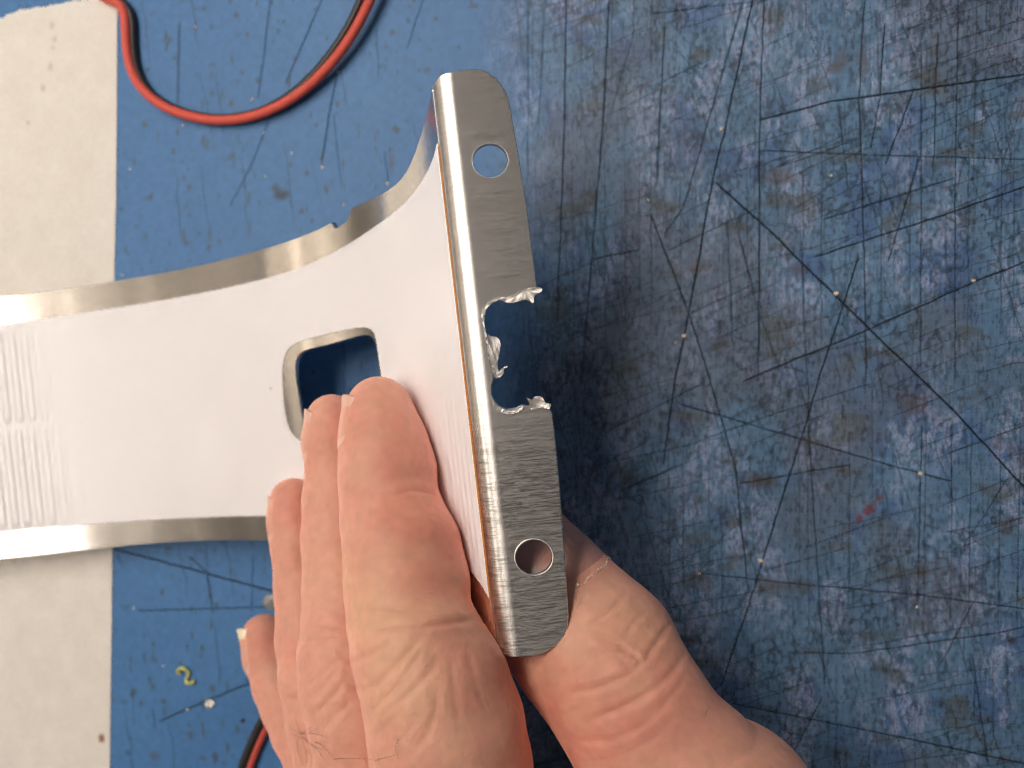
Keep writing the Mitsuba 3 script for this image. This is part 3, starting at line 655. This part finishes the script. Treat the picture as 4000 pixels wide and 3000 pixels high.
# skin colour: pinker finger ends and joints, yellower knuckles, fine mottling
def spot(px, py, z, r):
    return np.exp(-(np.linalg.norm(hv - P(px, py, z * 1e-3), axis=1) / (r * 1e-3)) ** 2)
pink = .9 * spot(1560, 1700, 52, 11) + .8 * spot(1640, 2000, 52, 9) + .9 * spot(1740, 2200, 52, 12) + .9 * spot(1300, 1660, 40, 8) + 1.0 * spot(1140, 1930, 28, 8) + 1.1 * spot(1080, 2520, 18, 9) + .5 * spot(1800, 2700, 60, 10) + .9 * spot(2230, 2700, 48, 11) + .8 * spot(2450, 2800, 50, 11) + .3 * spot(1180, 2480, 35, 8)
yellow = .9 * spot(1450, 2300, 56, 9) + 1.0 * spot(1560, 2600, 64, 12) + .7 * spot(1300, 2200, 44, 9) + .6 * spot(2400, 2480, 50, 9) + .6 * spot(2050, 2700, 46, 9) + .5 * spot(1440, 1620, 52, 5)
mott = meshkit.fbm(hv * 180, 4, 21); mot2 = meshkit.fbm(hv * 900, 3, 25)
BASE = np.array([.700, .345, .255])
col = BASE * np.ones((len(hv), 1))
pk = np.clip(pink * .75 + (mott - .5) * 1.1, 0, 1)[:, None]; yl = np.clip(yellow * .7 + (.5 - mott) * .9, 0, 1)[:, None]
col = col * (1 - pk) + np.array([.680, .265, .195]) * pk
col = col * (1 - yl * .8) + np.array([.710, .415, .255]) * yl * .8
col *= (1 + .22 * (mot2 - .5))[:, None] * (1 + .16 * (meshkit.fbm(hv * 420, 3, 41) - .5))[:, None]
cr = np.clip(red, 0, 1)[:, None]
col = col * (1 - .34 * cr) + np.array([.46, .16, .10]) * .34 * cr
def skin_bump(p, n, uv):
    x, y, z = p.x * 1e3, p.y * 1e3, p.z * 1e3
    a = fbm(x * 1.5, y * 3.4, z * 1.5, octaves=3)
    b = dr.abs(noise(x * 1.3 + y * 1.1, y * 2.4 - x * .8, z * 1.3) - .5)
    c = dr.abs(noise(x * .45 - y * .4, y * 1.1 + x * .3, z * .45) - .5)
    return a * .55 + b * .6 + c * .9
scene['skin'] = dict(type='twosided', bsdf=dict(type='bumpmap', arbitrary=proc(skin_bump, eps=1.2e-4), scale=1.6e-4,
    nested=dict(type='principled', base_color=dict(type='mesh_attribute', name='vertex_color'), roughness=.54, specular=.36, sheen=.2, flatness=.4)))
hm = trimesh.Trimesh(hv, hand.faces, process=False)
labels['hand'] = dict(label='bare hand gripping the bracket, four fingers on the white film and thumb behind the lip', category='hand')
add('hand__skin', raw_ply(hv, hand.faces, np.array(hm.vertex_normals), None, np.clip(col, 0, 1), 'skin'))

# nails: thin curved plates on the backs of the finger ends
scene['dry_skin'] = dict(type='diffuse', reflectance=dict(type='rgb', value=[.80, .62, .52]))
scene['nail_plate'] = dict(type='twosided', bsdf=dict(type='principled', base_color=dict(type='mesh_attribute', name='vertex_color'), roughness=.30, specular=.5, clearcoat=.3))
def nail(name, dorsal, y0, half, tip_over, shrink=1.0, tipcol=(.80, .66, .50), bed=(.72, .36, .26), cuticle=False):
    c = FING[name]; zs = ZSQ.get(name, 1.0)
    tip, far = c[0, :3], c[4, :3]
    ax = tip - far; ax /= np.linalg.norm(ax)
    d = np.asarray(dorsal, float); d -= (d @ ax) * ax; d /= np.linalg.norm(d)
    w = np.cross(ax, d)
    L = (tip - far) @ ax
    nv, nu = 26, 21
    V = np.zeros((nv, nu, 3)); CO = np.zeros((nv, nu, 3))
    ends = np.linspace(y0 * 1e-3, (tip_over) * 1e-3, nv)         # along the finger from the tip joint, metres
    for i, e in enumerate(ends):
        v = i / (nv - 1)
        for j, f in enumerate(np.linspace(-1, 1, nu)):
            # rounded cuticle at the back, rounded free edge in front
            ee = e + (.0016 * f * f * (1 - v) ** 3) - (.0014 * f * f * v ** 2)
            base = tip + ax * min(ee, 0.0); 
            k = np.clip((base - far) @ ax, 0, None)
            q = np.array([np.interp(0, [0, 1], [0, 0])] * 3)
            t = np.array([(cc - far) @ ax for cc in c[:5, :3]])[::-1]
            ctr = np.array([np.interp((base - far) @ ax, t, c[:5, m][::-1]) for m in range(3)])
            phi = np.radians(half) * f
            dr_ = np.cos(phi) * d + np.sin(phi) * w
            a, b = 0.0, .02
            for _ in range(22):
                mid = (a + b) / 2
                if cone_chain((ctr + dr_ * mid)[None], c, zs)[0] < 0: a = mid
                else: b = mid
            over = max(ee, 0.0)
            lift = .00028 * (1 - abs(f) ** 4) - .00025 * (abs(f) ** 6) - .0005 * (1 - v) ** 10
            V[i, j] = ctr + ax * over + dr_ * (a * shrink + lift) - d * over * .12
            CO[i, j] = np.array(bed) * (1 - .06 * abs(f)) if v < .80 else np.array(tipcol)
            if v < .2 and not cuticle: CO[i, j] = np.array([.74, .44, .34])
    if cuticle:                                             # dry pale skin along the back of the nail
        row = V[0] - ax * .0003 + d * .00030
        row = row + (meshkit.noise(row * 2500, 4)[:, None] - .5) * ax * .0009
        row = spline(row, .00012)
        v, f, n = tube(row, .00003 + .00075 * np.maximum(meshkit.noise(row * 3000, 6) - .42, 0), 8)
        add('hand__cuticle', raw_ply(v, f, n, None, None, 'dry_skin'), 'dry pale skin at the base of the thumbnail')
    bot = V - d * .00045
    idx = np.arange(nv * nu).reshape(nv, nu); N = nv * nu
    q = np.stack([idx[:-1, :-1], idx[1:, :-1], idx[1:, 1:], idx[:-1, 1:]], -1).reshape(-1, 4)
    rim = np.concatenate([idx[0, :], idx[1:, -1], idx[-1, -2::-1], idx[-2:0:-1, 0]])
    r2 = np.roll(rim, -1)
    side = np.stack([rim, r2, r2 + N, rim + N], 1)
    allq = np.vstack([q, q[:, ::-1] + N, side])
    f = np.vstack([allq[:, [0, 1, 2]], allq[:, [0, 2, 3]]])
    v3 = np.vstack([V.reshape(-1, 3), bot.reshape(-1, 3)])
    m = trimesh.Trimesh(v3, f, process=False)
    if m.volume < 0: f = f[:, ::-1]
    add('hand__nail', mikit.ply((v3, f), 'nail_plate', smooth=True, color=np.vstack([CO.reshape(-1, 3)] * 2)))
LEFT = -RT
nail('index', LEFT + .18 * -VD, -8.0, 42, 2.9, tipcol=(.70, .42, .32))
nail('middle', LEFT + .18 * -VD, -8.5, 42, 2.7, tipcol=(.70, .42, .32))
nail('ring', LEFT + .20 * -VD, -8.5, 42, 2.0, tipcol=(.70, .42, .32))
nail('pinky', LEFT + .22 * -VD, -7.5, 44, 4.0, tipcol=(.84, .72, .52))
nail('thumb', .74 * -VD + .66 * RT + .2 * UP, -10.6, 64, 7.0, bed=(.50, .265, .215), cuticle=True)

# hairs on the back of the hand
scene['hair_dark'] = dict(type='principled', base_color=dict(type='rgb', value=[.17, .115, .085]), roughness=.5)
HAIRS = [[(1175, 2870), (1160, 2830), (1150, 2790)], [(1175, 2870), (1150, 2852), (1128, 2846)], [(1178, 2868), (1205, 2860), (1236, 2848)], [(1178, 2868), (1225, 2866), (1278, 2884)], [(1176, 2866), (1200, 2850), (1222, 2838)],
         [(1180, 2880), (1215, 2905), (1258, 2955)], [(1182, 2882), (1225, 2915), (1280, 2930)], [(1176, 2876), (1190, 2920), (1215, 2950)], [(1168, 2878), (1150, 2872), (1130, 2860)], [(1170, 2880), (1160, 2895), (1158, 2910)],
         [(1302, 2966), (1370, 2962), (1480, 2972)], [(1470, 2968), (1510, 2958), (1542, 2952)], [(1556, 2890), (1545, 2920), (1556, 2962)], [(1556, 2892), (1575, 2893)], [(1425, 2960), (1430, 2985), (1440, 3010)],
         [(1190, 2930), (1196, 2965), (1190, 3000)], [(1160, 2900), (1168, 2950), (1185, 2990)], [(1205, 2925), (1216, 2960), (1214, 3000)], [(1230, 2900), (1262, 2915), (1290, 2950)], [(2755, 2795), (2762, 2770), (2770, 2760)]]
tri2 = trimesh.Trimesh(hv, hand.faces, process=False)
HV, HF, HN, o = [], [], [], 0
for h in HAIRS:
    px = spline(h, 8.0)
    d = np.array([ray(*q) for q in px])
    loc, ir, _ = tri2.ray.intersects_location(np.tile(CAM, (len(px), 1)), d, multiple_hits=False)
    if len(loc) < 4: continue
    loc = loc[np.argsort(ir)]
    lift = np.linspace(0, 1, len(loc))
    p = loc - d[np.sort(ir)] * ((.0002 + .0009 * lift * (1.2 - lift)))[:, None]
    v, f, n = tube(p, .000030 * (1.15 - .7 * lift), 6, caps=False)
    HV.append(v); HF.append(f + o); HN.append(n); o += len(v)
add('hand__hair', raw_ply(np.vstack(HV), np.vstack(HF), np.vstack(HN), None, None, 'hair_dark'), 'sparse dark hairs on the knuckles', kind='stuff')

# ------------------------------------------------------------------ the red and black wire pair
scene['red_insulation'] = dict(type='principled', base_color=proc(lambda p, n, uv: mix((.60, .085, .060), (.65, .115, .085), fbm(p.x * 900, p.y * 900, p.z * 900, octaves=2))), roughness=.55, specular=.25)
scene['black_insulation'] = dict(type='principled', base_color=dict(type='rgb', value=[.022, .018, .017]), roughness=.38, specular=.45)
def wire(px, z, r): 
    pts = spline([(*P(a, b, zz * 1e-3)[:2], zz * 1e-3) for (a, b), zz in zip(px, z)], .0006)
    return raw_ply(*tube(pts, r), None, None, None)
def wire_entry(key, px, z, r, bsdf, label):
    d = wire(px, z, r); d['bsdf'] = dict(type='ref', id=bsdf); add(key, d, label)
labels['wire_pair'] = dict(label='red and black wire pair curving in a loop across the top left of the worktop', category='wire')
wire_entry('wire_pair__red_wire', [(340, -90), (400, -15), (440, 4), (470, 22), (488, 70), (492, 140), (503, 235), (530, 310), (580, 372), (660, 425), (760, 458), (850, 470), (950, 462), (1050, 432), (1160, 372), (1260, 285), (1350, 175), (1420, 55), (1470, -60)],
           [2.2, 2.1, 2, 2, 2.1, 2.3, 2.2, 2, 1.9, 1.9, 1.8, 1.8, 1.9, 2.0, 2.2, 2.5, 3, 3.4, 3.6],   .00112, 'red_insulation', 'red wire of the pair')
wire_entry('wire_pair__black_wire', [(368, -102), (430, -24), (464, 0), (498, 30), (516, 76), (520, 140), (526, 227), (546, 299), (589, 363), (665, 416), (763, 450), (850, 462), (946, 454), (1045, 424), (1148, 361), (1243, 271), (1328, 160), (1393, 42), (1436, -72)],
           [1.0, 1.0, 1.0, 1.0, 1.0, 1.0, 1.0, 1.0, 1.0, 1.0, 1.0, 1.0, 1.0, 1.0, 1.1, 1.3, 1.7, 2.1, 2.3], .00100, 'black_insulation', 'black wire of the pair')
labels['wire_pair_001'] = dict(label='short stretch of black and red wire pair running out beneath the little finger', category='wire')
wire_entry('wire_pair_001__black_wire', [(905, 3120), (940, 3020), (965, 2950), (1000, 2868), (1050, 2770), (1110, 2670), (1190, 2570)], [1.9, 1.9, 1.9, 1.9, 1.9, 1.9, 1.9], .00118, 'black_insulation', 'black wire of the pair')
wire_entry('wire_pair_001__red_wire', [(932, 3120), (966, 3022), (990, 2952), (1024, 2872), (1072, 2776), (1130, 2678), (1210, 2580)], [1.2, 1.2, 1.2, 1.2, 1.2, 1.2, 1.2], .00112, 'red_insulation', 'red wire of the pair')

# ------------------------------------------------------------------ swarf and crumbs on the worktop
scene['yellow_plastic'] = dict(type='principled', base_color=dict(type='rgb', value=[.50, .50, .14]), roughness=.45)
c = spline([(*P(a, b, .0006)[:2], z * 1e-3) for a, b, z in [(703, 2632, .4), (698, 2616, .9), (712, 2608, 1.0), (730, 2616, .8), (737, 2632, .5), (728, 2650, .5), (733, 2664, .8), (748, 2668, .9), (756, 2658, .5)]], .00025)
v, f, n = tube(c, .00042 * (1 + .25 * np.sin(np.arange(len(c)) * .7)), 10)
add('plastic_curl', raw_ply(v, f, n, None, None, 'yellow_plastic'), 'tiny curled yellow plastic shaving on the blue worktop', 'shaving')
def crumpled(px, py, size, seed, bsdf, flatz=.5, sub=3):
    m = trimesh.creation.icosphere(subdivisions=sub, radius=1.0); v = m.vertices
    v = v * (.25 + 1.5 * meshkit.fbm(v * 2.6 + seed * 7.7, 3, seed) ** 1.3)[:, None] * np.array([1, .85, flatz])
    v = v * size * 1e-3; v[:, 2] -= v[:, 2].min() + .00002
    m.vertices = v + P(px, py, 0.0)
    return mikit.ply(m, bsdf, smooth=False)
scene['foil_metal'] = conductor(dict(type='rgb', value=[.92, .88, .82]), .22, .22)
add('foil_scrap', crumpled(823, 2746, 1.35, 4, 'foil_metal', .38, 2), 'crumpled silvery scrap of metal foil lying on a scratch', 'scrap')
scene['clear_glue'] = dict(type='principled', base_color=dict(type='rgb', value=[.22, .22, .22]), roughness=.2, specular=.5)
m = trimesh.creation.icosphere(subdivisions=4, radius=1.0); m.vertices = m.vertices * np.array([.0019, .0021, .0008]) * (1 + .12 * (meshkit.noise(m.vertices * 2.5, 3) - .5))[:, None] + P(1056, 2352, .0)
add('glue_drop', mikit.ply(m, 'clear_glue', smooth=True), 'greyish dried drop of glue on the worktop beside the little fingertip', 'glue drop')
scene['crumb_pale'] = dict(type='principled', base_color=dict(type='rgb', value=[.74, .64, .52]), roughness=.35, specular=.6)
scene['crumb_dark'] = dict(type='principled', base_color=dict(type='rgb', value=[.03, .025, .03]), roughness=.5)
SPOTS = [(1320, 281, .26, 'pale crumb just below the right arm of the wire loop'), (988, 389, .32, 'pale crumb inside the wire loop, just above its lowest bend'), (1032, 520, .24, 'tiny pale crumb just below the lowest bend of the wire loop'),
         (1139, 600, .26, 'pale crumb midway between the wire loop and the upper metal rim'), (1260, 655, .34, 'larger pale crumb above and left of the step in the upper metal rim'), (1038, 690, .26, 'pale crumb close above the dark brown stain'),
         (1346, 800, .27, 'pale crumb right at the step of the upper metal rim'), (1516, 718, .42, 'large pale chip close outside the curved upper rim, left of the lip'), (765, 105, .27, 'tiny pale crumb high up inside the wire loop'),
         (510, 660, .30, 'pale crumb beside the right edge of the upper paper'), (715, 490, .27, 'pale crumb under the left bend of the wire loop'), (480, 1075, .32, 'pale crumb in the corner between the paper and the upper metal rim'),
         (2818, 504, .42, 'tan crumb beside the steep long scratch at the upper right'), (2533, 782, .28, 'tiny pale crumb right of the lip, between its upper hole and the notch'), (3245, 686, .28, 'small pale crumb on the worn side, level with the film top'),
         (3265, 1147, .46, 'large pale chip lying in the longest diagonal scratch'), (3802, 1096, .36, 'pale chip in a scratch near the right edge of the picture'), (2970, 2187, .54, 'large pale chip in a steep scratch right of the thumb'),
         (3595, 1848, .46, 'tan chip where two scratches cross, above the red smear'), (3580, 2370, .30, 'small pale crumb low on the right, in an upright scratch'), (2672, 1312, .50, 'biggest pale flake, right of the torn notch'), (2640, 1338, .26, 'small pale flake just left of the biggest flake by the notch'),
         (2732, 2240, .24, 'tiny pale crumb right of the thumb joint'), (524, 2374, .32, 'pale crumb right of the lower paper, on a faint scratch'), (733, 2771, .30, 'tiny pale crumb left of the foil scrap on the same scratch'), (640, 2600, .25, 'tiny pale crumb left of the yellow shaving')]
for k, (x, y, r, text) in enumerate(SPOTS):
    add('crumb', crumpled(x, y, r, k, 'crumb_pale', .7, 2), text, 'crumb', group='pale crumbs scattered on the worktop')
add('dark_crumb', crumpled(950, 2812, .55, 77, 'crumb_dark', .7, 2), 'tiny black crumb left of the lower wire pair', 'crumb')
